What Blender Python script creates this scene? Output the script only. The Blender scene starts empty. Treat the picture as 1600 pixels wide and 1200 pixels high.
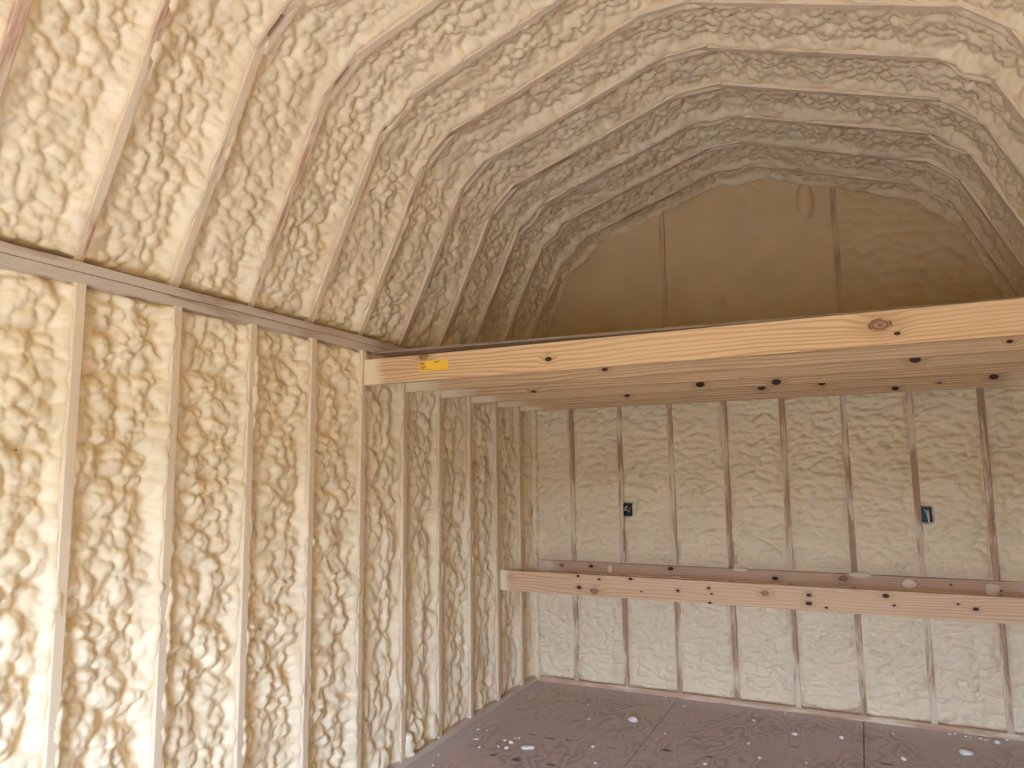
import bpy, bmesh, math, random
import numpy as np
from mathutils import Matrix, Vector

S = bpy.context.scene
COL = S.collection
random.seed(4)

# ------------------------------------------------------------------ camera
CX, CY, CZ = 2.4557, -5.5152, 1.6648
YAW, PIT, ROL, FPX = 0.4487, 0.1220, -0.0112, 1125.11
fw = np.array([-math.sin(YAW) * math.cos(PIT), math.cos(YAW) * math.cos(PIT), math.sin(PIT)])
rt = np.array([math.cos(YAW), math.sin(YAW), 0.0])
up = np.cross(rt, fw)
r2 = math.cos(ROL) * rt + math.sin(ROL) * up
u2 = -math.sin(ROL) * rt + math.cos(ROL) * up
cam = bpy.data.cameras.new('camera')
cam.sensor_width = 36.0
cam.lens = FPX / 1600 * 36.0
cam.clip_start = 0.02
camo = bpy.data.objects.new('camera', cam)
COL.objects.link(camo)
camo.matrix_world = Matrix(((r2[0], u2[0], -fw[0], CX), (r2[1], u2[1], -fw[1], CY), (r2[2], u2[2], -fw[2], CZ), (0, 0, 0, 1)))
S.camera = camo

# ------------------------------------------------------------------ sky, sun, exposure
SKY_STRENGTH = 24.0
wd = bpy.data.worlds.new('sky')
S.world = wd
wd.use_nodes = True
wn = wd.node_tree
bg = wn.nodes['Background']
tc = wn.nodes.new('ShaderNodeTexCoord')
sx = wn.nodes.new('ShaderNodeSeparateXYZ')
cr = wn.nodes.new('ShaderNodeValToRGB')
wn.links.new(tc.outputs['Generated'], sx.inputs[0])
wn.links.new(sx.outputs['Z'], cr.inputs[0])
wn.links.new(cr.outputs[0], bg.inputs[0])
cr.color_ramp.elements[0].position = 0.0
cr.color_ramp.elements[0].color = (0.56, 0.80, 1.40, 1)
cr.color_ramp.elements[1].position = 0.8
cr.color_ramp.elements[1].color = (0.32, 0.56, 1.15, 1)
bg.inputs[1].default_value = SKY_STRENGTH

sun = bpy.data.lights.new('sun', 'SUN')
sun.energy = 18.0
sun.angle = 0.01
sun.color = (1.0, 0.94, 0.86)
suno = bpy.data.objects.new('sun', sun)
COL.objects.link(suno)
suno.rotation_euler = Vector((0.45, -0.25, -0.86)).to_track_quat('-Z', 'Y').to_euler()

DOOR = (0.86, 2.86, 0.0, 1.92)          # x0, x1, z0, z1 of the doorway behind the camera
YF = -7.22                              # inner face of the front wall
pl = bpy.data.lights.new('doorway_portal', 'AREA')
pl.shape = 'RECTANGLE'
pl.size = DOOR[1] - DOOR[0]
pl.size_y = DOOR[3] - DOOR[2]
pl.cycles.is_portal = True
plo = bpy.data.objects.new('doorway_portal', pl)
COL.objects.link(plo)
plo.location = ((DOOR[0] + DOOR[1]) / 2, YF - 0.12, (DOOR[2] + DOOR[3]) / 2)
plo.rotation_euler = (math.radians(90), 0, 0)

S.view_settings.view_transform = 'Standard'
S.view_settings.look = 'None'
S.view_settings.gamma = 1.0
S.view_settings.use_curve_mapping = False
S.view_settings.exposure = 0.82
S.cycles.use_denoising = True
S.cycles.max_bounces = 11
S.cycles.diffuse_bounces = 10
S.cycles.glossy_bounces = 2
S.cycles.adaptive_threshold = 0.15
S.cycles.adaptive_min_samples = 16
S.cycles.sample_clamp_indirect = 8.0

# ------------------------------------------------------------------ dimensions
SP = 0.4064
W = 3.48                                # clear width between stud faces
yk = lambda k: -(0.2716 + k * SP)
NK = 18                                 # left / right studs and trusses 0..17
X0 = 0.332                              # first stud of the back wall
ZP = 2.3876                             # seam of the doubled top plate
KNEE = np.array([0.45, 3.455])
APEX = np.array([W / 2, 3.885])
EAVE = np.array([-0.03, 2.428])

# ------------------------------------------------------------------ node helpers
class NT:
    def __init__(self, name):
        self.m = bpy.data.materials.new(name)
        self.m.use_nodes = True
        self.t = self.m.node_tree
        self.b = self.t.nodes['Principled BSDF']

    def n(self, kind, **props):
        nd = self.t.nodes.new('ShaderNode' + kind)
        for k, v in props.items():
            setattr(nd, k, v)
        return nd

    def put(self, sock, v):
        if isinstance(v, bpy.types.NodeSocket):
            self.t.links.new(v, sock)
        else:
            if hasattr(sock.default_value, '__len__') and len(sock.default_value) == 4 and len(v) == 3:
                v = (*v, 1)
            sock.default_value = v

    def math(self, op, a, b=0.0, c=None, clamp=False):
        nd = self.n('Math', operation=op, use_clamp=clamp)
        self.put(nd.inputs[0], a)
        self.put(nd.inputs[1], b)
        if c is not None:
            self.put(nd.inputs[2], c)
        return nd.outputs[0]

    def vmath(self, op, a, b, out=0):
        nd = self.n('VectorMath', operation=op)
        self.put(nd.inputs[0], a)
        self.put(nd.inputs[1], b)
        return nd.outputs[out]

    def length(self, a):
        nd = self.n('VectorMath', operation='LENGTH')
        self.put(nd.inputs[0], a)
        return nd.outputs['Value']

    def ramp(self, v, a, b, lo=0.0, hi=1.0, smooth=True):
        nd = self.n('MapRange', interpolation_type='SMOOTHSTEP' if smooth else 'LINEAR')
        self.put(nd.inputs['Value'], v)
        nd.inputs['From Min'].default_value = a
        nd.inputs['From Max'].default_value = b
        nd.inputs['To Min'].default_value = lo
        nd.inputs['To Max'].default_value = hi
        return nd.outputs[0]

    def noise(self, vec, scale, detail=2.0, rough=0.5, dist=0.0):
        nd = self.n('TexNoise')
        self.put(nd.inputs['Vector'], vec)
        nd.inputs['Scale'].default_value = scale
        nd.inputs['Detail'].default_value = detail
        nd.inputs['Roughness'].default_value = rough
        nd.inputs['Distortion'].default_value = dist
        return nd.outputs['Fac']

    def mix(self, f, a, b, mode='MIX'):
        nd = self.n('Mix', data_type='RGBA', blend_type=mode)
        self.put(nd.inputs['Factor'], f)
        self.put(nd.inputs[6], a)
        self.put(nd.inputs[7], b)
        return nd.outputs[2]

    def bump(self, h, strength, dist):
        nd = self.n('Bump')
        self.put(nd.inputs['Height'], h)
        nd.inputs['Strength'].default_value = strength
        nd.inputs['Distance'].default_value = dist
        self.t.links.new(nd.outputs[0], self.b.inputs['Normal'])

    def coords(self, jitter=True):
        tcn = self.n('TexCoord')
        v = tcn.outputs['Object']
        if jitter:
            oi = self.n('ObjectInfo')
            r = self.math('MULTIPLY', oi.outputs['Random'], 37.0)
            cmb = self.n('CombineXYZ')
            self.put(cmb.inputs[0], r)
            self.put(cmb.inputs[1], r)
            self.put(cmb.inputs[2], r)
            return v, self.vmath('ADD', v, cmb.outputs[0])
        return v, v

FOAM = (0.86, 0.685, 0.41)
COAT = (0.79, 0.63, 0.40)

def foam_mat(name, col, rough=0.5, fine=1.0):
    t = NT(name)
    v, vj = t.coords(False)
    a = t.noise(v, 3.0, 3.0)
    c = t.mix(t.ramp(a, 0.3, 0.7), tuple(x * 0.96 for x in col), tuple(min(1, x * 1.03) for x in col))
    t.put(t.b.inputs['Base Color'], c)
    t.b.inputs['Roughness'].default_value = rough
    t.b.inputs['Specular IOR Level'].default_value = 0.35
    h = t.noise(v, 190.0, 3.0, 0.6)
    t.bump(h, 0.35 * fine, 0.0016)
    return t.m

def wood_mat(name, light, ring, coat=0.0, knots=(), ends=None, freq=430.0, coat_col=COAT, jitter=True, warp=1.0):
    """pine lumber, grain along local X; coat = share dusted with foam overspray;
    ends = (half length, reach) spray on both ends; knots = (x, y, z, radius)."""
    t = NT(name)
    v, vj = t.coords(jitter)
    st = t.vmath('MULTIPLY', vj, (0.9, 7.0, 7.0))
    n1 = t.noise(st, 1.0, 2.0, 0.45)
    sep = t.n('SeparateXYZ')
    t.put(sep.inputs[0], v)
    ax = sep.outputs
    ring_t = t.math('ADD', t.math('MULTIPLY', t.math('ADD', ax['Z'], t.math('MULTIPLY', ax['Y'], 0.8)), freq),
                    t.math('MULTIPLY', n1, 30.0 * warp))
    dark = None
    halo = None
    brown = None
    for kn_ in knots:
        kx, ky, kz, kr = kn_[:4]
        d = t.vmath('SUBTRACT', v, (kx, ky, kz))
        d = t.vmath('MULTIPLY', d, (0.62 / kr, 0.55 / kr, 1.0 / kr))
        ln = t.length(d)
        m = t.ramp(ln, 0.75, 1.1, 1.0, 0.0)
        h = t.ramp(ln, 0.8, 3.4, 1.0, 0.0)
        ring_t = t.math('ADD', ring_t, t.math('MULTIPLY', h, 5.0))
        if len(kn_) > 4:            # tight knot: brown figured heart in a broken dark rim
            core = t.ramp(t.math('SINE', t.math('MULTIPLY', ln, 13.0)), -1.0, 1.0, 0.45, 0.95)
            core = t.math('MULTIPLY', m, core)
            brown = core if brown is None else t.math('MAXIMUM', brown, core)
            rim = t.math('MULTIPLY', m, t.ramp(ln, 0.72, 0.86))
            m = t.math('MULTIPLY', rim, t.ramp(t.noise(vj, 45.0), 0.45, 0.6))
        dark = m if dark is None else t.math('MAXIMUM', dark, m)
        halo = h if halo is None else t.math('MAXIMUM', halo, h)
    s = t.math('SINE', ring_t)
    s = t.ramp(s, -0.2, 1.0)
    fine = t.noise(t.vmath('MULTIPLY', vj, (5.0, 160.0, 160.0)), 1.0, 2.0)
    tone = t.noise(t.vmath('MULTIPLY', vj, (0.8, 5.0, 5.0)), 1.0, 1.0)
    f = t.math('MULTIPLY', s, t.ramp(tone, 0.25, 0.75, 0.35, 0.95))
    c = t.mix(f, light, ring)
    c = t.mix(t.ramp(fine, 0.35, 0.75, 0.0, 0.22), c, ring)
    if dark is not None:
        c = t.mix(t.math('MULTIPLY', halo, 0.45), c, tuple(x * 0.8 for x in ring))
        if brown is not None:
            c = t.mix(brown, c, (0.23, 0.095, 0.045))
        c = t.mix(dark, c, (0.050, 0.020, 0.012))
    mask = None
    if coat > 0:
        cn = t.noise(t.vmath('MULTIPLY', vj, (2.4, 14.0, 14.0)), 1.0, 4.0, 0.6)
        lo = 0.86 - coat * 0.72
        mask = t.ramp(cn, lo - 0.07, lo + 0.10)
        mask = t.math('MULTIPLY', mask, 0.93)
    if ends:
        hl, reach = ends
        e = t.math('SUBTRACT', hl, t.math('ABSOLUTE', ax['X']))
        en = t.noise(t.vmath('MULTIPLY', vj, (9, 14, 14)), 1.0, 3.0)
        e = t.math('ADD', e, t.math('MULTIPLY', t.math('SUBTRACT', en, 0.5), reach * 0.7))
        em = t.ramp(e, reach * 0.25, reach, 0.97, 0.0)
        mask = em if mask is None else t.math('MAXIMUM', mask, em)
    if mask is not None:
        c = t.mix(mask, c, coat_col)
    t.put(t.b.inputs['Base Color'], c)
    t.b.inputs['Roughness'].default_value = 0.62
    t.b.inputs['Specular IOR Level'].default_value = 0.25
    hb = t.math('ADD', t.math('MULTIPLY', fine, 0.5), t.math('MULTIPLY', t.noise(v, 260.0, 2.0), 0.8))
    t.bump(hb, 0.30, 0.0015)
    return t.m

def plain_mat(name, col, rough=0.6, metal=0.0):
    t = NT(name)
    v, vj = t.coords(True)
    a = t.noise(vj, 14.0, 3.0)
    t.put(t.b.inputs['Base Color'], t.mix(a, tuple(x * 0.88 for x in col), tuple(min(1, x * 1.08) for x in col)))
    t.b.inputs['Roughness'].default_value = rough
    t.b.inputs['Metallic'].default_value = metal
    return t.m

PINE_L, PINE_R = (0.72, 0.47, 0.235), (0.50, 0.265, 0.10)
PINK_L, PINK_R = (0.58, 0.36, 0.22), (0.40, 0.20, 0.105)
M_FOAM = foam_mat('spray_foam', FOAM)
M_FOAM_S = foam_mat('spray_foam_smooth', FOAM, 0.42, 0.4)
M_FOAM_G = foam_mat('loft_shaded_golden_foam', (0.68, 0.475, 0.235), 0.45, 0.4)  # golden foam tone, with the dimness of the loft also put into the colour
M_STUD_L = wood_mat('overspray_stud', PINK_L, PINK_R, 0.80)
M_STUD_G = wood_mat('loft_shaded_golden_stud', (0.46, 0.29, 0.15), (0.36, 0.2, 0.1), 0.7, coat_col=(0.62, 0.44, 0.22))  # coat matches the gable foam, loft dimness included in its colour
M_STUD_B = wood_mat('bare_pink_stud', (0.50, 0.29, 0.165), (0.38, 0.195, 0.10), 0.50)
M_RAFTER = wood_mat('overspray_rafter', PINK_L, PINK_R, 0.67)
M_PLATE = wood_mat('dusted_top_plate', (0.50, 0.36, 0.24), (0.36, 0.23, 0.13), 0.62, coat_col=(0.62, 0.51, 0.36))
M_SILL = wood_mat('bottom_plate_pine', (0.60, 0.39, 0.22), (0.47, 0.265, 0.13), 0.42)
M_SILL_L = wood_mat('overspray_bottom_plate', (0.50, 0.36, 0.26), (0.38, 0.25, 0.17), 0.62, coat_col=(0.66, 0.55, 0.40))
M_GUSSET = wood_mat('gusset_plywood', (0.5, 0.34, 0.2), (0.40, 0.25, 0.13), 0.86)
M_SHEATH = plain_mat('sheathing_plywood', (0.36, 0.25, 0.15), 0.8)
M_DECK = wood_mat('loft_deck_plywood', (0.30, 0.215, 0.14), (0.22, 0.15, 0.09), 0.30, coat_col=(0.45, 0.37, 0.27))

# ------------------------------------------------------------------ object helpers
def link(name, me, mat, parent=None, loc=None):
    o = bpy.data.objects.new(name, me)
    COL.objects.link(o)
    if mat is not None and not me.materials:
        me.materials.append(mat)
    if loc is not None:
        o.location = loc
    if parent is not None:
        o.parent = parent
    return o

def tag(o, label, cat, group=None):
    o['label'] = label
    o['category'] = cat
    if group:
        o['group'] = group
    return o

def structure(o, label=None):
    o['kind'] = 'structure'
    if label:
        o['label'] = label
    return o

_lum = {}
def lumber_mesh(L, h, t, mat):
    """board: local X length, Z height (h), Y thickness (t), eased edges"""
    key = (round(L, 4), h, t, mat.name)
    if key in _lum:
        return _lum[key]
    bm = bmesh.new()
    bmesh.ops.create_cube(bm, size=1)
    for v in bm.verts:
        v.co = Vector((v.co.x * L, v.co.y * t, v.co.z * h))
    bmesh.ops.bevel(bm, geom=[e for e in bm.edges if abs(e.verts[0].co.x - e.verts[1].co.x) > L / 2],
                    offset=0.0025, segments=2, affect='EDGES', profile=0.5)
    me = bpy.data.meshes.new('lumber')
    bm.to_mesh(me)
    bm.free()
    me.materials.append(mat)
    _lum[key] = me
    return me

def lumber(name, parent, a, b, side, h, t, mat):
    """board whose axis runs a->b; `side` is the direction of its thickness t"""
    a, b, side = Vector(a), Vector(b), Vector(side).normalized()
    X = (b - a).normalized()
    Z = X.cross(side).normalized()
    Y = Z.cross(X)
    o = link(name, lumber_mesh((b - a).length, h, t, mat), None)
    o.matrix_world = Matrix(((X.x, Y.x, Z.x, (a.x + b.x) / 2), (X.y, Y.y, Z.y, (a.y + b.y) / 2), (X.z, Y.z, Z.z, (a.z + b.z) / 2), (0, 0, 0, 1)))
    if parent is not None:
        o.parent = parent
    return o

def mesh_from(verts, faces, smooth=False):
    me = bpy.data.meshes.new('mesh')
    me.from_pydata([tuple(map(float, v)) for v in verts], [], faces)
    if smooth:
        me.shade_smooth()
    me.update()
    return me

def boxes_mesh(bx):
    V, F = [], []
    for (x0, x1, y0, y1, z0, z1) in bx:
        n = len(V)
        V += [(x0, y0, z0), (x1, y0, z0), (x1, y1, z0), (x0, y1, z0), (x0, y0, z1), (x1, y0, z1), (x1, y1, z1), (x0, y1, z1)]
        F += [tuple(n + i for i in f) for f in ((0, 3, 2, 1), (4, 5, 6, 7), (0, 1, 5, 4), (1, 2, 6, 5), (2, 3, 7, 6), (3, 0, 4, 7))]
    return mesh_from(V, F)

def prism_mesh(poly, y0, y1):
    """poly in (x,z), extruded in y"""
    n = len(poly)
    V = [(x, y0, z) for x, z in poly] + [(x, y1, z) for x, z in poly]
    F = [tuple(range(n)), tuple(range(2 * n - 1, n - 1, -1))]
    for i in range(n):
        j = (i + 1) % n
        F.append((j, i, n + i, n + j))
    return mesh_from(V, F)

# ------------------------------------------------------------------ foam relief
def hsh(ix, iy, seed):
    h = (ix.astype(np.int64) * 374761393 + iy.astype(np.int64) * 668265263 + seed * 974711) & 0xFFFFFFFF
    h = ((h ^ (h >> 13)) * 1274126177) & 0xFFFFFFFF
    h = ((h ^ (h >> 16)) * 2246822519) & 0xFFFFFFFF
    return ((h ^ (h >> 15)) & 0xFFFFFF).astype(np.float32) / np.float32(0xFFFFFF)

def vnoise(x, y, seed):
    ix, iy = np.floor(x), np.floor(y)
    fx, fy = x - ix, y - iy
    fx = fx * fx * (3 - 2 * fx)
    fy = fy * fy * (3 - 2 * fy)
    a, b = hsh(ix, iy, seed), hsh(ix + 1, iy, seed)
    c, d = hsh(ix, iy + 1, seed), hsh(ix + 1, iy + 1, seed)
    return (a * (1 - fx) + b * fx) * (1 - fy) + (c * (1 - fx) + d * fx) * fy

def bubbles(x, y, seed, spread=0.55, k=1.7):
    """overlapping rounded bubbles of unequal size: upper envelope of paraboloids, about 0..1"""
    ix, iy = np.floor(x), np.floor(y)
    acc = np.zeros(x.shape)
    for dx in (-1, 0, 1):
        for dy in (-1, 0, 1):
            cx, cy = ix + dx, iy + dy
            px = cx + 0.08 + 0.84 * hsh(cx, cy, seed)
            py = cy + 0.08 + 0.84 * hsh(cx, cy, seed + 17)
            a = 1 - spread * hsh(cx, cy, seed + 31)
            acc += np.exp(11.0 * (a - k * ((x - px) ** 2 + (y - py) ** 2)))
    return np.clip(np.log(acc + 1e-4) / 11.0, -0.4, 1.0)

STYLES = {
    # depth = recess of the bay centre behind the stud faces, edge = recess beside the stud
    'wall': dict(depth=0.034, edge=0.007, fil=0.030, big=0.030, mid=0.030, small=0.0085, cb=(0.135, 0.115), cm=(0.058, 0.052), cs=(0.026, 0.024), und=0.012, warp=0.014),
    'drip': dict(depth=0.036, edge=0.008, fil=0.028, big=0.032, mid=0.025, small=0.0075, cb=(0.095, 0.24), cm=(0.048, 0.074), cs=(0.023, 0.029), und=0.014, warp=0.014),
    'roof': dict(depth=0.032, edge=0.008, fil=0.036, big=0.018, mid=0.022, small=0.0070, cb=(0.130, 0.110), cm=(0.050, 0.045), cs=(0.022, 0.021), und=0.012, warp=0.012),
    'end':  dict(depth=0.000, edge=0.013, fil=0.020, big=0.018, mid=0.019, small=0.0075, cb=(0.105, 0.060), cm=(0.058, 0.034), cs=(0.028, 0.018), und=0.007, warp=0.022),
    'gable': dict(depth=0.020, edge=0.010, fil=0.050, big=0.010, mid=0.003, small=0.0010, cb=(0.22, 0.40), cm=(0.08, 0.16), cs=(0.03, 0.03), und=0.018, warp=0.05),
}

def relief(c, s, Wb, L, st, seed, dents=(), bumps=(), closed=(True, True), corner=None):
    q = STYLES[st]
    wx = (vnoise(c / 0.09, s / 0.09, seed + 1) - .5) * 2 * q['warp']
    wy = (vnoise(c / 0.09, s / 0.09, seed + 3) - .5) * 2 * q['warp']
    x, y = c + wx + seed * 0.37, s + wy + seed * 0.53
    act = np.clip(0.55 + 0.7 * vnoise(c / 0.16 + 5, s / 0.22, seed + 5), 0.6, 1.15)      # smoother and rougher patches
    h = q['big'] * (bubbles(x / q['cb'][0], y / q['cb'][1], seed + 6) - 0.55)
    h += q['mid'] * act * (bubbles(x / q['cm'][0], y / q['cm'][1], seed + 7) - 0.5)
    h += q['small'] * act * (bubbles(x / q['cs'][0], y / q['cs'][1], seed + 8) - 0.4)
    h += q['und'] * (vnoise(c / 0.22, s / 0.34, seed + 9) - 0.5) * 2
    e = np.minimum(c, Wb - c)
    fil = q['fil'] * (0.75 + 0.6 * vnoise(s / 0.3, s * 0 + 3, seed + 10))
    k = np.exp(-(np.maximum(e, 0) / fil) ** 2)
    en = (vnoise(s / 0.13, (c > Wb / 2) * 7.0, seed + 11) - 0.5) * 0.016 + (vnoise(s / 0.045, (c > Wb / 2) * 5.0, seed + 12) - 0.5) * 0.008 + (vnoise(s / 0.42, (c > Wb / 2) * 9.0, seed + 13) - 0.55) * q.get('creep', 0.020)
    edge = -q['edge'] + en
    out = (-q['depth'] + h) * (1 - k) + (edge + 0.42 * h) * k
    out = np.where(e < 0, out + e * 0.45, out)
    if corner is not None:
        out = out + corner
    for (cc, ss, rc, rs, hh) in bumps:
        d2 = ((c - cc) / rc) ** 2 + ((s - ss) / rs) ** 2
        dome = hh * np.sqrt(np.clip(1 - d2, 0, 1)) - 0.6 * hh * (d2 > 1)
        out = np.maximum(out, np.where(d2 < 1, -q['depth'] * 0.5 + dome + 0.75 * h, -9))
    es = np.full(s.shape, 9.0)
    if closed[0]:
        es = np.minimum(es, s)
    if closed[1]:
        es = np.minimum(es, L - s)
    f = np.clip((es + 0.012) / 0.040, 0, 1)
    f = f * f * (3 - 2 * f)
    out = -0.060 * (1 - f) + out * f
    for (a0, a1, b0, b1, dd) in dents:
        out = np.where((c > a0) & (c < a1) & (s > b0) & (s < b1), -dd, out)
    return out

def in_view(P, margin=160):
    d = P - np.array([CX, CY, CZ])
    z = d @ fw
    zz = np.maximum(z, 0.05)
    u = 800 + FPX * (d @ r2) / zz
    v = 600 - FPX * (d @ u2) / zz
    return (z > 0.3) & (u > -margin) & (u < 1600 + margin) & (v > -margin) & (v < 1200 + margin)

def spacing(path, offs, scale):
    """sample positions along a path: fine where the photograph looks, coarse elsewhere"""
    dense = np.linspace(0, path.L, 240)
    B, _ = path.at(dense)
    vis = in_view(B + offs[0]) | in_view(B + offs[1])
    dist = np.linalg.norm(B + (offs[0] + offs[1]) / 2 - np.array([CX, CY, CZ]), axis=1)
    step = np.where(vis, np.clip(dist * 0.0020, 0.0048, 0.0085) * scale, 0.022)
    cum = np.concatenate([[0], np.cumsum((dense[1] - dense[0]) / ((step[1:] + step[:-1]) / 2))])
    n = max(8, int(cum[-1]))
    return np.interp(np.linspace(0, cum[-1], n), cum, dense), (step[vis].mean() if vis.any() else 0.03)

class Path:
    """planar curve with inward normals, by arc length"""
    def __init__(self, pts, nrm_sign, lift):
        P = np.array(pts, float)
        d = np.linalg.norm(np.diff(P, axis=0), axis=1)
        self.s = np.concatenate([[0], np.cumsum(d)])
        self.P, self.L, self.sign, self.lift = P, self.s[-1], nrm_sign, lift

    def at2(self, s):
        return np.stack([np.interp(s, self.s, self.P[:, 0]), np.interp(s, self.s, self.P[:, 1])], 1)

    def at(self, s):
        p = self.at2(s)
        e = 0.004
        t = self.at2(np.minimum(s + e, self.L)) - self.at2(np.maximum(s - e, 0))
        t /= np.linalg.norm(t, axis=1)[:, None]
        n = np.stack([-t[:, 1], t[:, 0]], 1) * self.sign
        return self.lift(p, 1), self.lift(n, 0)

def foam_panel(parent, path, cdir, c0, Wb, st, seed, scale=1.0, ov=0.0185, mat=None, dents=(), bumps=(), closed=(True, True), corner=None, name='foam_panel'):
    cdir = np.array(cdir, float)
    s, cs = spacing(path, (cdir * c0, cdir * (c0 + Wb)), scale)
    nc = max(8, int((Wb + 2 * ov) / cs))
    c = np.linspace(-ov, Wb + ov, nc)
    Cg, Sg = np.meshgrid(c, s)
    cf, sf = Cg.ravel(), Sg.ravel()
    kn = corner(sf, cf) if corner is not None else None
    h = relief(cf, sf, Wb, path.L, st, seed, dents, bumps, closed, kn)
    B, N = path.at(sf)
    V = B + N * h[:, None] + cdir[None, :] * (c0 + cf)[:, None]
    org = V.mean(axis=0)
    V = V - org
    ns = len(s)
    idx = np.arange(ns * nc).reshape(ns, nc)
    q = np.stack([idx[:-1, :-1], idx[:-1, 1:], idx[1:, 1:], idx[1:, :-1]], -1).reshape(-1, 4)
    a, b, d = V[q[0, 0]], V[q[0, 1]], V[q[0, 3]]
    if np.dot(np.cross(b - a, d - a), N[0]) < 0:
        q = q[:, ::-1]
    me = bpy.data.meshes.new('foam')
    me.vertices.add(len(V))
    me.vertices.foreach_set('co', V.astype(np.float32).ravel())
    me.loops.add(q.size)
    me.loops.foreach_set('vertex_index', q.astype(np.int32).ravel())
    me.polygons.add(len(q))
    me.polygons.foreach_set('loop_start', np.arange(0, q.size, 4, dtype=np.int32))
    me.polygons.foreach_set('loop_total', np.full(len(q), 4, np.int32))
    me.update(calc_edges=True)
    me.shade_smooth()
    return link(name, me, mat or M_FOAM, parent, tuple(org))

# ------------------------------------------------------------------ floor
def floor_mat():
    t = NT('floor_plywood')
    tcn = t.n('TexCoord')
    v = tcn.outputs['Object']
    oi = t.n('ObjectInfo')
    w = t.vmath('ADD', v, oi.outputs['Location'])          # metres in the room
    warp = t.n('TexNoise')
    t.put(warp.inputs['Vector'], t.vmath('MULTIPLY', w, (1.0, 0.6, 1.0)))
    warp.inputs['Scale'].default_value = 2.3
    warp.inputs['Detail'].default_value = 3.0
    lev = t.math('MULTIPLY', warp.outputs['Fac'], 34.0)
    lev = t.math('ADD', lev, t.math('MULTIPLY', t.noise(w, 11.0, 2.0), 1.6))
    fr = t.math('PINGPONG', lev, 1.0)
    line = t.ramp(fr, 0.2, 0.98)
    patch = t.ramp(t.noise(w, 1.7, 2.0), 0.38, 0.62, 0.15, 0.9)
    c = t.mix(t.math('MULTIPLY', line, patch), (0.58, 0.465, 0.39), (0.385, 0.295, 0.24))
    grain = t.noise(t.vmath('MULTIPLY', w, (120.0, 9.0, 1.0)), 1.0, 2.0)
    c = t.mix(t.ramp(grain, 0.4, 0.8, 0.0, 0.25), c, (0.25, 0.19, 0.155))
    dk = None
    for (kx, ky, rx, ry) in ((0.376, -1.507, .035, .02), (0.532, -1.516, .04, .03), (0.745, -1.502, .04, .022), (0.447, -1.108, .045, .008),
                             (0.583, -1.126, .05, .012), (0.69, -1.103, .02, .012), (1.289, -1.018, .042, .026), (1.546, -1.016, .04, .014),
                             (0.984, -1.121, .045, .008), (1.98, -0.655, .04, .010), (2.474, -0.718, .045, .02), (0.20, -1.43, .06, .006), (0.75, -1.33, .10, .005)):
        d = t.vmath('MULTIPLY', t.vmath('SUBTRACT', w, (kx, ky, 0)), (1 / rx, 1 / ry, 0))
        m = t.ramp(t.math('ADD', t.length(d), t.math('MULTIPLY', t.noise(w, 60.0), 0.7)), 0.7, 1.5, 0.85, 0.0)
        dk = m if dk is None else t.math('MAXIMUM', dk, m)
    c = t.mix(dk, c, (0.09, 0.06, 0.05))
    # foam dust settled along the foot of the walls
    sp = t.n('SeparateXYZ')
    t.put(sp.inputs[0], w)
    dx = t.math('MINIMUM', sp.outputs['X'], t.math('SUBTRACT', W, sp.outputs['X']))
    dy = t.math('MULTIPLY', sp.outputs['Y'], -1.0)
    dd = t.math('ADD', t.math('MINIMUM', dx, dy), t.math('MULTIPLY', t.math('SUBTRACT', t.noise(w, 5.0, 3.0), 0.5), 0.22))
    c = t.mix(t.ramp(dd, -0.02, 0.26, 0.55, 0.0), c, (0.66, 0.60, 0.54))
    spk = t.noise(w, 150.0, 1.0, 0.4)
    c = t.mix(t.ramp(spk, 0.735, 0.775, 0.0, 0.6), c, (0.75, 0.70, 0.62))
    t.put(t.b.inputs['Base Color'], c)
    t.b.inputs['Roughness'].default_value = 0.55
    t.b.inputs['Specular IOR Level'].default_value = 0.3
    t.bump(grain, 0.15, 0.002)
    return t.m

M_FLOOR = floor_mat()
fl = structure(link('floor', boxes_mesh([(-0.12, W + 0.12, YF - 0.12, 0.12, -0.16, -0.019)]), M_SHEATH), 'plywood floor of the shed')
for i, (xa, xb) in enumerate(((-0.09, 1.1325), (1.1325, 2.3595), (2.3595, W + 0.09))):
    for j, (ya, yb) in enumerate(((-2.350, 0.09), (-4.790, -2.350), (YF - 0.1, -4.790))):
        cxs, cys = (xa + xb) / 2, (ya + yb) / 2
        bm = bmesh.new()
        bmesh.ops.create_cube(bm, size=1)
        for v in bm.verts:
            v.co = Vector((v.co.x * (xb - xa - 0.004), v.co.y * (yb - ya - 0.004), v.co.z * 0.0185))
        bmesh.ops.bevel(bm, geom=bm.edges[:], offset=0.001, segments=1, affect='EDGES')
        me = bpy.data.meshes.new('sheet')
        bm.to_mesh(me)
        bm.free()
        link('plywood_sheet', me, M_FLOOR, fl, (cxs, cys, -0.00925))

# ------------------------------------------------------------------ side walls
def lift_x(xbase, sgn):
    return lambda p, pos: np.stack([(xbase if pos else 0) + sgn * p[:, 0], np.zeros(len(p)), p[:, 1]], 1)

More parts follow.
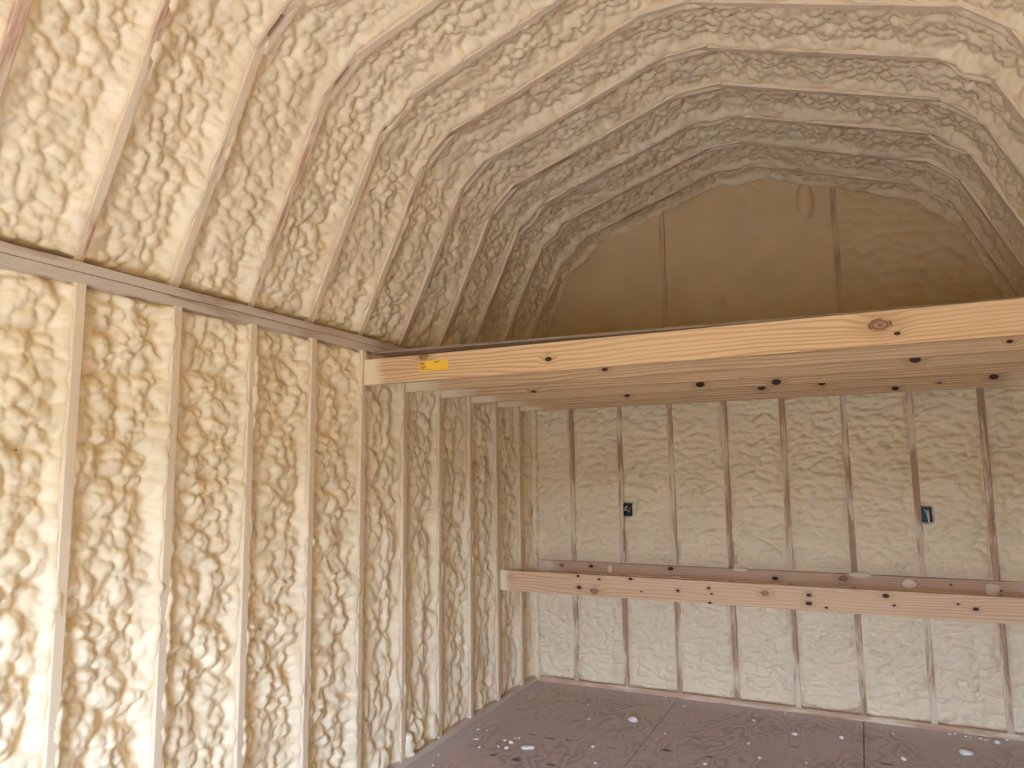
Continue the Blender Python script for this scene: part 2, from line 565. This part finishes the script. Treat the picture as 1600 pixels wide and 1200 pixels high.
def side_wall(name, x, sgn, label, detail):
    """sgn=+1: room lies towards +x"""
    xo = x - sgn * 0.089
    w = structure(link(name, boxes_mesh([(min(xo, xo - sgn * 0.075), max(xo, xo - sgn * 0.075), YF - 0.1, 0.1, -0.02, 2.44)]), M_SHEATH), label)
    xm = x - sgn * 0.0445
    ym, yl = YF, 0.0
    lumber('bottom_plate', w, (xm, ym, 0.019), (xm, yl, 0.019), (0, 0, 1), 0.089, 0.038, M_SILL_L)
    lumber('top_plate', w, (xm, ym, ZP - 0.0195), (xm, yl, ZP - 0.0195), (0, 0, 1), 0.089, 0.037, M_PLATE)
    lumber('top_plate', w, (xm, ym, ZP + 0.0195), (xm, yl, ZP + 0.0195), (0, 0, 1), 0.089, 0.037, M_PLATE)
    for k in range(NK):
        lumber('stud', w, (xm, yk(k), 0.0385), (xm, yk(k), ZP - 0.0385), (0, 1, 0), 0.089, 0.038, M_STUD_L)
    path = Path([(0, 0.028), (0, ZP - 0.030)], -1, lift_x(x, sgn))
    for k in range(NK):
        top = (yk(k - 1) - 0.019) if k else 0.0
        bot = yk(k) + 0.019
        st = 'drip' if k <= 5 else 'wall'
        bumps = []
        if detail and k == 5:
            bumps = [(0.20, 0.06, 0.06, 0.08, 0.030)]
        if detail and k == 4:
            bumps = [(0.040, 0.065, 0.036, 0.088, 0.056), (0.15, 0.10, 0.05, 0.10, 0.034), (0.34, 0.09, 0.05, 0.08, 0.030)]
        foam_panel(w, path, (0, 1, 0), bot, top - bot, st, (100 if detail else 300) + k * 7, 1.0 if detail else 2.6, bumps=bumps)
    return w

wl = side_wall('wall_left', 0.0, 1, 'left side wall of studs and cream spray foam', True)
wr = side_wall('wall_right', W, -1, 'right side wall of studs and cream spray foam', False)

# ------------------------------------------------------------------ back wall below the loft
BX = [X0 + k * SP for k in range(8)]
ZB = 2.30
wb = structure(link('wall_back', boxes_mesh([(-0.1, W + 0.1, 0.089, 0.101, -0.02, 2.43)]), M_SHEATH), 'back wall of studs and pale spray foam below the loft')
lumber('bottom_plate', wb, (0.0, 0.0445, 0.019), (W, 0.0445, 0.019), (0, 0, 1), 0.089, 0.038, M_SILL)
lumber('top_plate', wb, (0.0, 0.0445, ZB + 0.05), (W, 0.0445, ZB + 0.05), (0, 0, 1), 0.089, 0.038, M_PLATE)
for x in BX:
    lumber('stud', wb, (x, 0.0445, 0.0385), (x, 0.0445, ZB + 0.03), (1, 0, 0), 0.089, 0.038, M_STUD_B)
pb = Path([(0, 0.030), (0, ZB + 0.02)], -1, lambda p, pos: np.stack([np.zeros(len(p)), -p[:, 0], p[:, 1]], 1))
BOXES = [(0.7585, 0.8135, 1.318, 1.414), (2.791, 2.846, 1.310, 1.404)]
edges = [0.0] + BX + [W]
for i in range(len(edges) - 1):
    a = edges[i] + (0.019 if i else 0.0)
    b = edges[i + 1] - (0.019 if i < len(edges) - 2 else 0.0)
    dents = [(-1.0, 9.0, 0.866 - 0.030, 0.962 - 0.030, 0.006)]        # foam stops behind the ledger
    for (bx0, bx1, bz0, bz1) in BOXES:
        if a - 0.01 < bx0 and bx1 < b:
            dents.append((bx0 - a - 0.002, bx1 - a + 0.002, bz0 - 0.030 - 0.003, bz1 - 0.030 + 0.003, 0.085))
    bumps = []
    if i == 5:
        bumps = [(0.18, 0.065, 0.19, 0.050, 0.030)]
    if i == 7:
        bumps = [(0.30, 0.415, 0.062, 0.060, 0.028), (0.15, 0.40, 0.13, 0.11, 0.016)]
    foam_panel(wb, pb, (1, 0, 0), a, b - a, 'end', 500 + i * 7, 1.0, ov=0.005, dents=dents, bumps=bumps)

def bead(parent, pts, r0, r1, seed, n=12):
    rg = random.Random(seed)
    P = [Vector(p) for p in pts]
    V, F = [], []
    ph = [rg.uniform(0, 6.28) for _ in range(8)]
    for i, p in enumerate(P):
        t = (P[min(i + 1, len(P) - 1)] - P[max(i - 1, 0)]).normalized()
        u = t.orthogonal().normalized()
        w = t.cross(u)
        z = i * 0.012
        for k in range(n):
            a = 2 * math.pi * k / n
            r = r0 + (r1 - r0) * (0.5 + 0.22 * math.sin(z * 31 + ph[0] + 2 * a) + 0.18 * math.sin(z * 73 + ph[1] - 3 * a) + 0.16 * math.sin(z * 150 + ph[2] + a))
            V.append(p + u * r * math.cos(a) + w * r * math.sin(a))
    for i in range(len(P) - 1):
        for k in range(n):
            F.append((i * n + k, i * n + (k + 1) % n, i * n + n + (k + 1) % n, i * n + n + k))
    return link('foam_bead', mesh_from(V, F, True), M_FOAM, parent)

for xx, sd in ((-0.004, 1), (W + 0.004, 2)):
    bead(wb, [(xx, 0.004, 0.02 + 0.012 * i) for i in range(190)], 0.014, 0.034, sd)

# ------------------------------------------------------------------ roof: trusses, gussets, foam
MIR = lambda p: np.array([W - p[0], p[1]])

def fillet(prev, cor, nxt, R, n=14):
    a = (prev - cor) / np.linalg.norm(prev - cor)
    b = (nxt - cor) / np.linalg.norm(nxt - cor)
    th = math.acos(float(a @ b))
    tl = R / math.tan(th / 2)
    bis = (a + b) / np.linalg.norm(a + b)
    cen = cor + bis * R / math.sin(th / 2)
    p0, p1 = cor + a * tl - cen, cor + b * tl - cen
    a0, a1 = math.atan2(p0[1], p0[0]), math.atan2(p1[1], p1[0])
    d = (a1 - a0 + math.pi) % (2 * math.pi) - math.pi
    return [cen + R * np.array([math.cos(a0 + d * i / n), math.sin(a0 + d * i / n)]) for i in range(n + 1)]

arch = [EAVE] + fillet(EAVE, KNEE, APEX, 0.46) + fillet(KNEE, APEX, MIR(KNEE), 0.62) + fillet(APEX, MIR(KNEE), MIR(EAVE), 0.46) + [MIR(EAVE)]
# roof deck shell
outer = [EAVE + (-0.12, 0.0), KNEE + (-0.075, 0.075), APEX + (0, 0.095), MIR(KNEE) + (0.075, 0.075), MIR(EAVE) + (0.12, 0.0)]
outer2 = [EAVE + (-0.15, 0.0), KNEE + (-0.095, 0.095), APEX + (0, 0.12), MIR(KNEE) + (0.095, 0.095), MIR(EAVE) + (0.15, 0.0)]
ceil = structure(link('ceiling', prism_mesh([tuple(p) for p in outer] + [tuple(p) for p in outer2[::-1]], YF - 0.12, 0.12), M_SHEATH),
                 'gambrel roof of trusses and cream spray foam')

def nrm_out(a, b):
    d = (b - a) / np.linalg.norm(b - a)
    n = np.array([-d[1], d[0]])
    return d, n

segs = [(EAVE, KNEE), (KNEE, APEX), (APEX, MIR(KNEE)), (MIR(KNEE), MIR(EAVE))]

def gusset_poly(prev, cor, nxt, reach):
    a = (prev - cor) / np.linalg.norm(prev - cor)
    b = (nxt - cor) / np.linalg.norm(nxt - cor)
    out = -(a + b) / np.linalg.norm(a + b)
    na = np.array([-a[1], a[0]]); na = na if na @ out > 0 else -na
    nb = np.array([-b[1], b[0]]); nb = nb if nb @ out > 0 else -nb
    return [cor + a * reach, cor + b * reach, cor + b * reach + nb * 0.075, cor + out * 0.075, cor + a * reach + na * 0.075]

G_KL = gusset_poly(EAVE, KNEE, APEX, 0.125)
G_A = gusset_poly(KNEE, APEX, MIR(KNEE), 0.135)
G_KR = [MIR(p) for p in G_KL][::-1]
gmesh = []
for poly in (G_KL, G_A, G_KR):
    me = prism_mesh([tuple(p) for p in poly], -0.006, 0.006)
    me.materials.append(M_GUSSET)
    gmesh.append(me)
for k in range(NK):
    y = yk(k)
    for (a, b) in segs:
        d, n = nrm_out(a, b)
        ca, cb = a + n * 0.0445, b + n * 0.0445
        ca = ca + d * (0.0 if a is EAVE else 0.055)
        cb = cb - d * (0.0 if b[1] < 2.5 else 0.055)
        lumber('rafter', ceil, (ca[0], y, ca[1]), (cb[0], y, cb[1]), (0, 1, 0), 0.089, 0.038, M_RAFTER)
    for me in gmesh:
        for s in (-1, 1):
            link('gusset', me, None, ceil, (0, y + s * 0.0252, 0))

pr = Path(arch, -1, lambda p, pos: np.stack([p[:, 0], np.zeros(len(p)), p[:, 1]], 1))
sK = float(pr.s[1 + 7])
sA = float(pr.s[1 + 15 + 7])
sK2 = float(pr.s[1 + 30 + 7])
for k in range(NK + 1):
    top = (yk(k - 1) - 0.019) if k else 0.0
    bot = (yk(k) + 0.019) if k < NK else YF
    rng = random.Random(900 + k)
    # gussets left partly open (dark gaps) in the photograph: left knee, ridge, right knee
    gap = lambda t, open_: rng.uniform(-0.012, -0.006) if t in open_ else rng.uniform(0.014, 0.030)
    am = []
    for open_ in ((8, 7, 5, 4, 3), (5, 4, 3, 1), (5, 3, 1)):
        am += [gap(k, open_), gap(k - 1, open_)]

    def corner(s, c, am=am, Wb=top - bot):
        o = np.zeros(s.shape)
        for j, sc in enumerate((sK, sA, sK2)):
            g = np.exp(-((s - sc) / 0.10) ** 2)
            near = np.exp(-(np.minimum(c, Wb - c) / 0.05) ** 2)
            a_ = np.where(c < Wb / 2, am[2 * j], am[2 * j + 1])
            o += g * (0.012 + near * a_)
            o += np.where(a_ < 0, -0.16 * np.exp(-((s - sc - 0.02) / 0.065) ** 4) * np.clip((0.001 - np.minimum(c, Wb - c)) / 0.004, 0, 1), 0)
        return o
    foam_panel(ceil, pr, (0, 1, 0), bot, top - bot, 'roof', 700 + k * 7, 1.12, ov=0.020, corner=corner)

# ------------------------------------------------------------------ gable above the loft
wg = structure(link('wall_gable', prism_mesh([(-0.1, 2.43)] + [tuple(p) for p in outer] + [(W + 0.1, 2.43)], 0.089, 0.101), M_SHEATH), 'gable end wall above the loft, smooth spray foam')
roof_in = lambda x: np.interp(x, [p[0] for p in outer], [p[1] for p in outer])
GS = [1.135, 2.388]
for x in GS:
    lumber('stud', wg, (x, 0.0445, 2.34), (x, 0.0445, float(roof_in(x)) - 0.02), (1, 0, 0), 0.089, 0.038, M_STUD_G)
ge = [0.0] + GS + [W]
for i in range(3):
    a = ge[i] + (0.019 if i else -0.02)
    b = ge[i + 1] - (0.019 if i < 2 else -0.02)
    nc, nz = int((b - a) / 0.009), 150
    c = np.linspace(-0.012, b - a + 0.012, nc)
    t = np.linspace(0, 1, nz)
    Cg, Tg = np.meshgrid(c, t)
    xw = a + Cg
    zt = roof_in(xw) - 0.015
    Z = 2.31 + Tg * (zt - 2.31)
    bumps = [(2.20 - a, 3.62 - 2.3, 0.055, 0.145, 0.034)] if i == 1 else []
    h = relief(Cg.ravel(), (Z - 2.3).ravel(), b - a, 2.2, 'gable', 830 + i * 7, bumps=bumps, closed=(False, False))
    if i == 2:      # rougher pass under the right slope
        h = h + 0.010 * (bubbles(Cg.ravel() / 0.10, Z.ravel() / 0.07, 77) - 0.5)
    V = np.stack([xw.ravel(), -h, Z.ravel()], 1)
    org = V.mean(axis=0)
    idx = np.arange(nz * nc).reshape(nz, nc)
    q = np.stack([idx[:-1, :-1], idx[:-1, 1:], idx[1:, 1:], idx[1:, :-1]], -1).reshape(-1, 4)
    me = bpy.data.meshes.new('gable_foam')
    me.from_pydata((V - org).tolist(), [], q.tolist())
    me.shade_smooth()
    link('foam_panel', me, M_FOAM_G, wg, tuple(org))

# ------------------------------------------------------------------ front wall with the open doorway (behind the camera)
d0, d1, _, dz = DOOR
poly_l = [(-0.1, -0.02), (d0, -0.02), (d0, dz), (d1, dz), (d1, -0.02), (W + 0.1, -0.02), (W + 0.1, 2.43)] + [tuple(p) for p in outer[::-1]] + [(-0.1, 2.43)]
wf = structure(link('wall_front', prism_mesh(poly_l, YF - 0.1, YF - 0.088), M_SHEATH), 'front wall with open double doorway')
for (a, b, z0, z1) in ((0.0, d0, 0.0, 2.43), (d1, W, 0.0, 2.43), (d0, d1, dz, 2.43)):
    pf = Path([(0, z0), (0, z1)], -1, lambda p, pos: np.stack([np.zeros(len(p)), (YF - 0.02 if pos else 0) + p[:, 0], p[:, 1]], 1))
    foam_panel(wf, pf, (1, 0, 0), a, b - a, 'wall', 1200 + int(a * 10), 1.0, closed=(False, False))
link('foam_panel', prism_mesh([(-0.02, 2.43)] + [tuple(p) for p in outer[1:-1]] + [(W + 0.02, 2.43)], YF - 0.088, YF - 0.03), M_FOAM_S, wf)
for x in (d0 - 0.019, d1 + 0.019):
    lumber('door_jamb', wf, (x, YF - 0.045, 0.0), (x, YF - 0.045, dz), (1, 0, 0), 0.11, 0.038, M_SILL)
lumber('door_header', wf, (d0, YF - 0.045, dz + 0.019), (d1, YF - 0.045, dz + 0.019), (0, 0, 1), 0.11, 0.038, M_SILL)

def ground_mat():
    t = NT('gravel_and_added_bank')
    v, _ = t.coords(False)
    a = t.noise(v, 9.0, 4.0)
    sp = t.n('SeparateXYZ')
    t.put(sp.inputs[0], v)
    gravel = t.mix(a, (0.30, 0.255, 0.19), (0.40, 0.345, 0.265))
    grass = t.mix(a, (0.060, 0.075, 0.030), (0.11, 0.12, 0.05))  # dark tone made up so the added bank reflects little light
    f = t.ramp(t.math('ADD', sp.outputs['Y'], t.math('MULTIPLY', t.noise(v, 0.4, 3.0), 2.0)), YF - 6.5, YF - 5.0, 1.0, 0.0)
    t.put(t.b.inputs['Base Color'], t.mix(f, gravel, grass))
    t.b.inputs['Roughness'].default_value = 0.95
    return t.m

# open ground: gravel apron before the doorway, then an unseen grassy bank added to block low sky light
gy = [25.0, YF - 7.0, YF - 9.0, YF - 12.0, YF - 15.0, YF - 40.0]
gz = [-0.20, -0.20, 0.3, 1.9, 2.4, 2.5]
gx = np.linspace(-40, 44, 22)
GV = [(x, y, z) for y, z in zip(gy, gz) for x in gx] + [(x, y, -0.4) for y in (25.0, YF - 40.0) for x in (-40, 44)]
GF = [(r * 22 + c, (r + 1) * 22 + c, (r + 1) * 22 + c + 1, r * 22 + c + 1) for r in range(len(gy) - 1) for c in range(21)]
structure(link('ground', mesh_from(GV, GF), ground_mat()), 'ground outside the shed, with an added bank blocking low sky')

# ------------------------------------------------------------------ loft joists
ZJB, ZJT = 2.1525, 2.2927
JK = {0: [(1.110, -2.308, 2.211, .012), (2.556, -2.308, 2.236, .028, 1), (2.615, -2.308, 2.196, .008), (0.392, -2.308, 2.284, .020, 1)],
      1: [(1.262, -1.901, 2.200, .011), (3.05, -1.90, 2.19, .008)],
      2: [(2.724, -1.495, 2.193, .017), (0.666, -1.48, 2.1525, .014), (1.9, -1.48, 2.16, .006)],
      3: [(2.036, -1.088, 2.170, .018), (1.598, -1.088, 2.183, .018)],
      4: [(1.906, -0.682, 2.185, .016), (2.263, -0.682, 2.191, .014), (2.893, -0.67, 2.1525, .010), (3.16, -0.682, 2.171, .016), (1.016, -0.682, 2.186, .013)],
      5: [(2.681, -0.276, 2.175, .014)]}
order = ['frontmost', 'second', 'third', 'fourth', 'fifth', 'last']
JLAB = ['bright pine loft joist at the front, with a yellow tag near its left end',
        'second loft joist back, pine edge showing just below the tagged front joist',
        'third loft joist back, pine with a large black knot at the right',
        'fourth loft joist back, pine with two dark knots near its middle',
        'fifth loft joist back, narrow brown edge dotted with small knots',
        'rearmost loft joist, thin dark edge just above the back wall foam']
joists = []
for i in range(6):
    yf = yk(5 - i) - 0.004
    yc = yf + 0.019
    zc = (ZJB + ZJT) / 2
    kn = [(k_[0] - W / 2, k_[1] - yc, k_[2] - zc, *k_[3:]) for k_ in JK[i]]
    mt = wood_mat('loft_joist_pine_%d' % i, PINE_L, PINE_R, 0.0, kn, (W / 2, 0.16 if i == 0 else 0.30), freq=330.0 + 25 * i, coat_col=FOAM, jitter=True, warp=1.0)
    o = lumber('loft_joist', None, (0.003, yc, zc), (W - 0.003, yc, zc), (0, 1, 0), ZJT - ZJB, 0.038, mt)
    tag(o, JLAB[i], 'joist', 'loft floor joists')
    joists.append((o, yc, zc))

# yellow lumber tag stapled to the front joist
j0, yc0, zc0 = joists[0]
M_TAG = plain_mat('yellow_tag_paper', (0.95, 0.52, 0.035), 0.45)
M_INK = plain_mat('tag_ink', (0.05, 0.035, 0.02), 0.6)
tx0, tx1, tz0, tz1 = 0.366, 0.540, 2.2015, 2.2550
yt = yc0 - 0.019
def flat(name, x0, x1, z0, z1, y, mat, parent, th=0.0006):
    o = link(name, boxes_mesh([(x0 - (x0 + x1) / 2, (x1 - x0) / 2, -th / 2, th / 2, z0 - (z0 + z1) / 2, (z1 - z0) / 2)]), mat)
    o.location = ((x0 + x1) / 2, y, (z0 + z1) / 2)
    bpy.context.view_layer.update()
    o.parent = parent
    o.matrix_parent_inverse = parent.matrix_world.inverted()
    return o
tg = flat('lumber_tag', tx0, tx1, tz0, tz1, yt - 0.0006, M_TAG, j0)
tg['label'] = 'yellow printed paper tag'
yi = yt - 0.0012
cu = bpy.data.curves.new('tag_text', 'FONT')
cu.body = 'REX'
cu.size = 0.0150
cu.offset = 0.0006
tmp = bpy.data.objects.new('tmp', cu)
COL.objects.link(tmp)
bpy.context.view_layer.update()
tme = bpy.data.meshes.new_from_object(tmp.evaluated_get(bpy.context.evaluated_depsgraph_get()))
bpy.data.objects.remove(tmp)
tme.materials.clear()
tl = link('tag_lettering', tme, M_INK)
tl.location = (tx0 + 0.006, yi, tz1 - 0.017)
tl.rotation_euler = (math.radians(90), 0, 0)
bpy.context.view_layer.update()
tl.parent = tg
tl.matrix_parent_inverse = tg.matrix_world.inverted()
for (a, b, z) in ((0.006, 0.038, 0.0255), (0.006, 0.046, 0.0205), (0.006, 0.030, 0.0155), (0.006, 0.036, 0.0105), (0.040, 0.072, 0.0075), (0.092, 0.128, 0.0455), (0.092, 0.118, 0.0415)):
    flat('tag_print_line', tx0 + a, tx0 + b, tz0 + z, tz0 + z + 0.0022, yi, M_INK, tg, 0.0003)

# loft deck: thin plywood lying on the joists, its left side sprung up a little
DT = 0.012
def deck_sheet(x0, x1, y0, y1):
    n = 16
    xs = np.linspace(x0, x1, n)
    zb = ZJT + 0.0013 + np.maximum(0, 2.42 - xs) * 0.0150
    V, F = [], []
    for x, z in zip(xs, zb):
        V += [(x, y0, z), (x, y1, z), (x, y1, z + DT), (x, y0, z + DT)]
    for i in range(n - 1):
        a, b = 4 * i, 4 * i + 4
        for k in range(4):
            F.append((a + k, a + (k + 1) % 4, b + (k + 1) % 4, b + k))
    F += [(3, 2, 1, 0), tuple(4 * (n - 1) + k for k in range(4))]
    return mesh_from(V, F)
dk = bpy.data.objects.new('loft_deck', None)
COL.objects.link(dk)
tag(dk, 'thin brown plywood loft deck lying on the joists', 'loft deck')
link('plywood_sheet', deck_sheet(0.045, W - 0.03, -2.274, -1.10), M_DECK, dk)
link('plywood_sheet', deck_sheet(0.045, W - 0.03, -1.097, -0.04), M_DECK, dk)

# ------------------------------------------------------------------ shelf framing on the back wall
BK0 = [(0.064, 0.906, .020), (0.614, 0.938, .010), (0.621, 0.860, .016), (0.734, 0.842, .026), (0.769, 0.924, .009), (0.993, 0.938, .012), (1.065, 0.860, .006),
      (1.312, 0.879, .010), (1.512, 0.907, .010), (1.530, 0.872, .007), (1.516, 0.815, .009), (1.857, 0.896, .020), (2.114, 0.900, .013), (2.111, 0.850, .016),
      (2.207, 0.832, .008), (2.533, 0.922, .016), (2.573, 0.870, .008), (2.894, 0.899, .007), (2.978, 0.877, .013)]
BK = [(x, z, r * 0.8) for (x, z, r) in BK0]
zb0, zb1, yb = 0.8065, 0.9515, -0.6588
kb = [(x - W / 2, -0.019, z - (zb0 + zb1) / 2, r) + ((1,) if r > 0.0155 else ()) for (x, z, r) in BK]
M_BEAM = wood_mat('shelf_beam_pine', (0.72, 0.47, 0.255), (0.57, 0.32, 0.145), 0.0, kb, (W / 2, 0.10), freq=310.0, coat_col=FOAM, warp=1.3)
o = lumber('shelf_beam', None, (0.004, yb + 0.019, (zb0 + zb1) / 2), (W - 0.004, yb + 0.019, (zb0 + zb1) / 2), (0, 1, 0), zb1 - zb0, 0.038, M_BEAM)
tag(o, 'knotty pine beam spanning wall to wall in front of the back wall', 'beam')
LK = [(0.24, 0.921, .014), (0.49, 0.927, .012), (0.647, 0.914, .005), (1.119, 0.936, .014), (1.855, 0.904, .014), (2.294, 0.927, .020), (2.721, 0.912, .007), (2.92, 0.919, .005), (3.185, 0.898, .006)]
zl0, zl1 = 0.873, 0.956
kl = [(x - W / 2, -0.019, z - (zl0 + zl1) / 2, r) + ((1,) if r > 0.0155 else ()) for (x, z, r) in LK]
M_LEDG = wood_mat('ledger_pine', (0.68, 0.455, 0.26), (0.52, 0.30, 0.155), 0.20, kl, (W / 2, 0.30), freq=430.0, coat_col=(0.80, 0.66, 0.43))
o = lumber('ledger_board', None, (0.040, -0.0195, (zl0 + zl1) / 2), (W - 0.040, -0.0195, (zl0 + zl1) / 2), (0, 1, 0), zl1 - zl0, 0.037, M_LEDG)
tag(o, 'narrow pine ledger board nailed across the back wall, splashed with foam', 'board')

def splash(parent, x, y, z, rx, rz, th, seed):
    me = crumb_mesh(seed, 1.0)
    me.materials.append(M_FOAM)
    o = link('foam_splash', me, None)
    o.location = (x, y, z)
    o.rotation_euler = (math.radians(90), 0, 0)
    o.scale = (rx, rz, th)
    bpy.context.view_layer.update()
    o.parent = parent
    o.matrix_parent_inverse = parent.matrix_world.inverted()
    o['label'] = 'hardened foam splash'

# ------------------------------------------------------------------ electrical boxes
M_BOX = plain_mat('black_box_plastic', (0.012, 0.016, 0.026), 0.4)
M_WIRE_Y = plain_mat('yellow_cable', (0.70, 0.50, 0.16), 0.5)
M_WIRE_W = plain_mat('white_cable', (0.75, 0.70, 0.58), 0.5)
def tube_mesh(pts, r, n=8):
    P = [Vector(p) for p in pts]
    V, F = [], []
    for i, p in enumerate(P):
        t = (P[min(i + 1, len(P) - 1)] - P[max(i - 1, 0)]).normalized()
        u = t.orthogonal().normalized() if i == 0 else (u - t * u.dot(t)).normalized()
        w = t.cross(u)
        for k in range(n):
            a = 2 * math.pi * k / n
            V.append(p + u * r * math.cos(a) + w * r * math.sin(a))
    for i in range(len(P) - 1):
        for k in range(n):
            F.append((i * n + k, i * n + (k + 1) % n, i * n + n + (k + 1) % n, i * n + n + k))
    F += [tuple(range(n - 1, -1, -1)), tuple(range((len(P) - 1) * n, len(P) * n))]
    return mesh_from(V, F, True)

def spline(ctrl, n=28):
    ctrl = [Vector(c) for c in ctrl]
    ctrl = [ctrl[0]] + ctrl + [ctrl[-1]]
    out = []
    for i in range(1, len(ctrl) - 2):
        a, b, c, d = ctrl[i - 1:i + 3]
        m = n // (len(ctrl) - 3)
        for k in range(m):
            t = k / m
            out.append(0.5 * ((2 * b) + (c - a) * t + (2 * a - 5 * b + 4 * c - d) * t * t + (3 * b - a - 3 * c + d) * t ** 3))
    out.append(ctrl[-2])
    return out

BLAB = ['black electrical box with a kinked tan cable, on the stud nearer the left wall',
        'black electrical box with a straight pale cable, on the stud farther right']
for i, (bx0, bx1, bz0, bz1) in enumerate(BOXES):
    e = bpy.data.objects.new('electrical_box', None)
    COL.objects.link(e)
    e.location = ((bx0 + bx1) / 2, 0.0, (bz0 + bz1) / 2)
    hw, hh, th = (bx1 - bx0) / 2, (bz1 - bz0) / 2, 0.0025
    yf_, yb_ = -0.014, 0.060
    link('box_shell', boxes_mesh([(-hw, -hw + th, yf_, yb_, -hh, hh), (hw - th, hw, yf_, yb_, -hh, hh),
                                  (-hw + th, hw - th, yf_, yb_, -hh, -hh + th), (-hw + th, hw - th, yf_, yb_, hh - th, hh),
                                  (-hw + th, hw - th, yb_ - th, yb_, -hh + th, hh - th)]), M_BOX, e)
    for s in (-1, 1):
        link('screw_tab', boxes_mesh([(-0.008, 0.008, yf_ + 0.001, yf_ + 0.012, s * (hh - 0.0085) - 0.006, s * (hh - 0.0085) + 0.006)]), M_BOX, e)
    if i == 0:
        cables = [(M_WIRE_Y, [(-0.018, 0.05, 0.012), (-0.020, 0.004, 0.018), (-0.006, -0.010, 0.006), (0.012, -0.012, -0.014), (0.019, -0.006, -0.006), (0.017, 0.02, 0.022)]),
                  (M_WIRE_W, [(-0.020, 0.05, -0.004), (-0.022, 0.002, -0.006), (-0.012, -0.006, 0.020), (0.004, 0.002, 0.024)])]
    else:
        cables = [(M_WIRE_W, [(-0.010, 0.05, 0.030), (-0.004, 0.000, 0.030), (0.004, -0.010, 0.004), (0.008, -0.012, -0.030), (0.010, -0.018, -0.054)]),
                  (M_WIRE_Y, [(0.012, 0.05, 0.030), (0.010, 0.000, 0.031), (0.012, -0.008, 0.004), (0.012, -0.010, -0.036)])]
    for m, ct in cables:
        link('cable', tube_mesh(spline(ct), 0.0046 if m is M_WIRE_W else 0.0040), m, e)
    tag(e, BLAB[i], 'electrical box', 'electrical boxes on the back wall')

# ------------------------------------------------------------------ foam crumbs on the floor
def crumb_mesh(seed, r):
    bm = bmesh.new()
    bmesh.ops.create_icosphere(bm, subdivisions=2, radius=1)
    rg = random.Random(seed)
    dirs = [Vector((rg.gauss(0, 1), rg.gauss(0, 1), rg.gauss(0, .6))).normalized() for _ in range(7)]
    amp = [rg.uniform(-0.35, 0.45) for _ in dirs]
    sx_, sy_, sz_ = rg.uniform(.75, 1.35), rg.uniform(.7, 1.1), rg.uniform(.45, .7)
    for v in bm.verts:
        n = v.co.normalized()
        f = 1 + sum(a * max(0, n.dot(d)) ** 3 for a, d in zip(amp, dirs))
        v.co = Vector((n.x * f * sx_, n.y * f * sy_, n.z * f * sz_)) * r
    mz = min(v.co.z for v in bm.verts)
    for v in bm.verts:
        v.co.z -= mz
    me = bpy.data.meshes.new('crumb')
    bm.to_mesh(me)
    bm.free()
    me.shade_smooth()
    return me
M_CRUMB = foam_mat('foam_crumb', (0.84, 0.76, 0.60), 0.6)
BIG = [(0.515, -1.350, .022, 'largest white foam crumb of the pair lying nearest the left wall'), (0.547, -1.335, .017, 'smaller white foam crumb touching the large one near the left wall'),
       (0.970, -0.630, .026, 'large white foam crumb alone in the middle of the floor'), (1.968, -0.459, .022, 'white foam crumb on the floor left of the board seam'),
       (2.235, -0.410, .017, 'small white foam crumb closest to the left of the dark board seam'), (2.893, -0.395, .032, 'biggest white foam crumb, on the floor at the right'),
       (2.564, -0.617, .018, 'white foam crumb just right of the dark board seam'), (3.091, -0.115, .020, 'white foam crumb near the back wall, at the far right'),
       (0.393, -1.305, .014, 'flat oval white foam crumb beside the left wall cluster'), (0.407, -1.390, .013, 'round white foam crumb nearest the camera in the left wall cluster'),
       (3.149, -0.032, .014, 'white foam crumb against the back wall plate at far right')]
for i, (x, y, r, lab) in enumerate(BIG):
    o = link('foam_crumb', crumb_mesh(50 + i, r), M_CRUMB, None, (x, y, 0.0))
    tag(o, lab, 'foam crumb', 'foam crumbs on the floor')
for i, (x, z, rx, rz) in enumerate(((0.650, 0.912, 0.030, 0.036), (1.150, 0.876, 0.045, 0.012), (2.400, 0.950, 0.050, 0.022), (2.690, 0.915, 0.045, 0.036), (3.145, 0.915, 0.030, 0.042), (1.62, 0.955, 0.04, 0.012))):
    splash(wb, x, -0.0384, z, rx, rz, 0.012, 200 + i)
SMALL = [(0.153, -1.34), (0.17, -1.334), (0.154, -1.168), (0.095, -1.182), (0.381, -1.216), (0.406, -1.213), (0.349, -1.388), (0.082, -1.652), (0.134, -1.79),
         (0.34, -1.282), (0.246, -1.445), (0.686, -0.707), (0.577, -0.418), (0.875, -1.159), (0.972, -1.385), (1.219, -0.759), (1.211, -0.17), (1.725, -0.723),
         (1.813, -0.931), (1.875, -0.053), (1.919, -0.051), (1.699, -0.283), (1.044, -0.018), (1.545, -1.144), (2.265, -0.679), (2.841, -0.05), (2.875, -0.028),
         (2.93, -0.059), (2.953, -0.061), (3.006, -0.067), (3.034, -0.08), (3.056, -0.045), (2.527, -0.19), (2.064, -0.889)]
cms = [crumb_mesh(80 + i, 1.0) for i in range(4)]
for i, (x, y) in enumerate(SMALL):
    o = link('foam_crumb', cms[i % 4], M_CRUMB, None, (x, y, 0.0))
    r = random.uniform(.0065, .0105)
    o.scale = (r, r, r)
    o.rotation_euler = (0, 0, random.uniform(0, 6.28))
    if x < 0.45 and y < -1.1:
        tag(o, 'tiny white foam crumb in the cluster beside the left wall', 'foam crumb', 'tiny crumbs beside the left wall')
    elif x > 2.8:
        tag(o, 'tiny white foam crumb in the row along the back wall at far right', 'foam crumb', 'tiny crumbs along the back wall')
    else:
        tag(o, 'tiny white foam crumb lying alone on the open middle floor', 'foam crumb', 'tiny crumbs on the open floor')
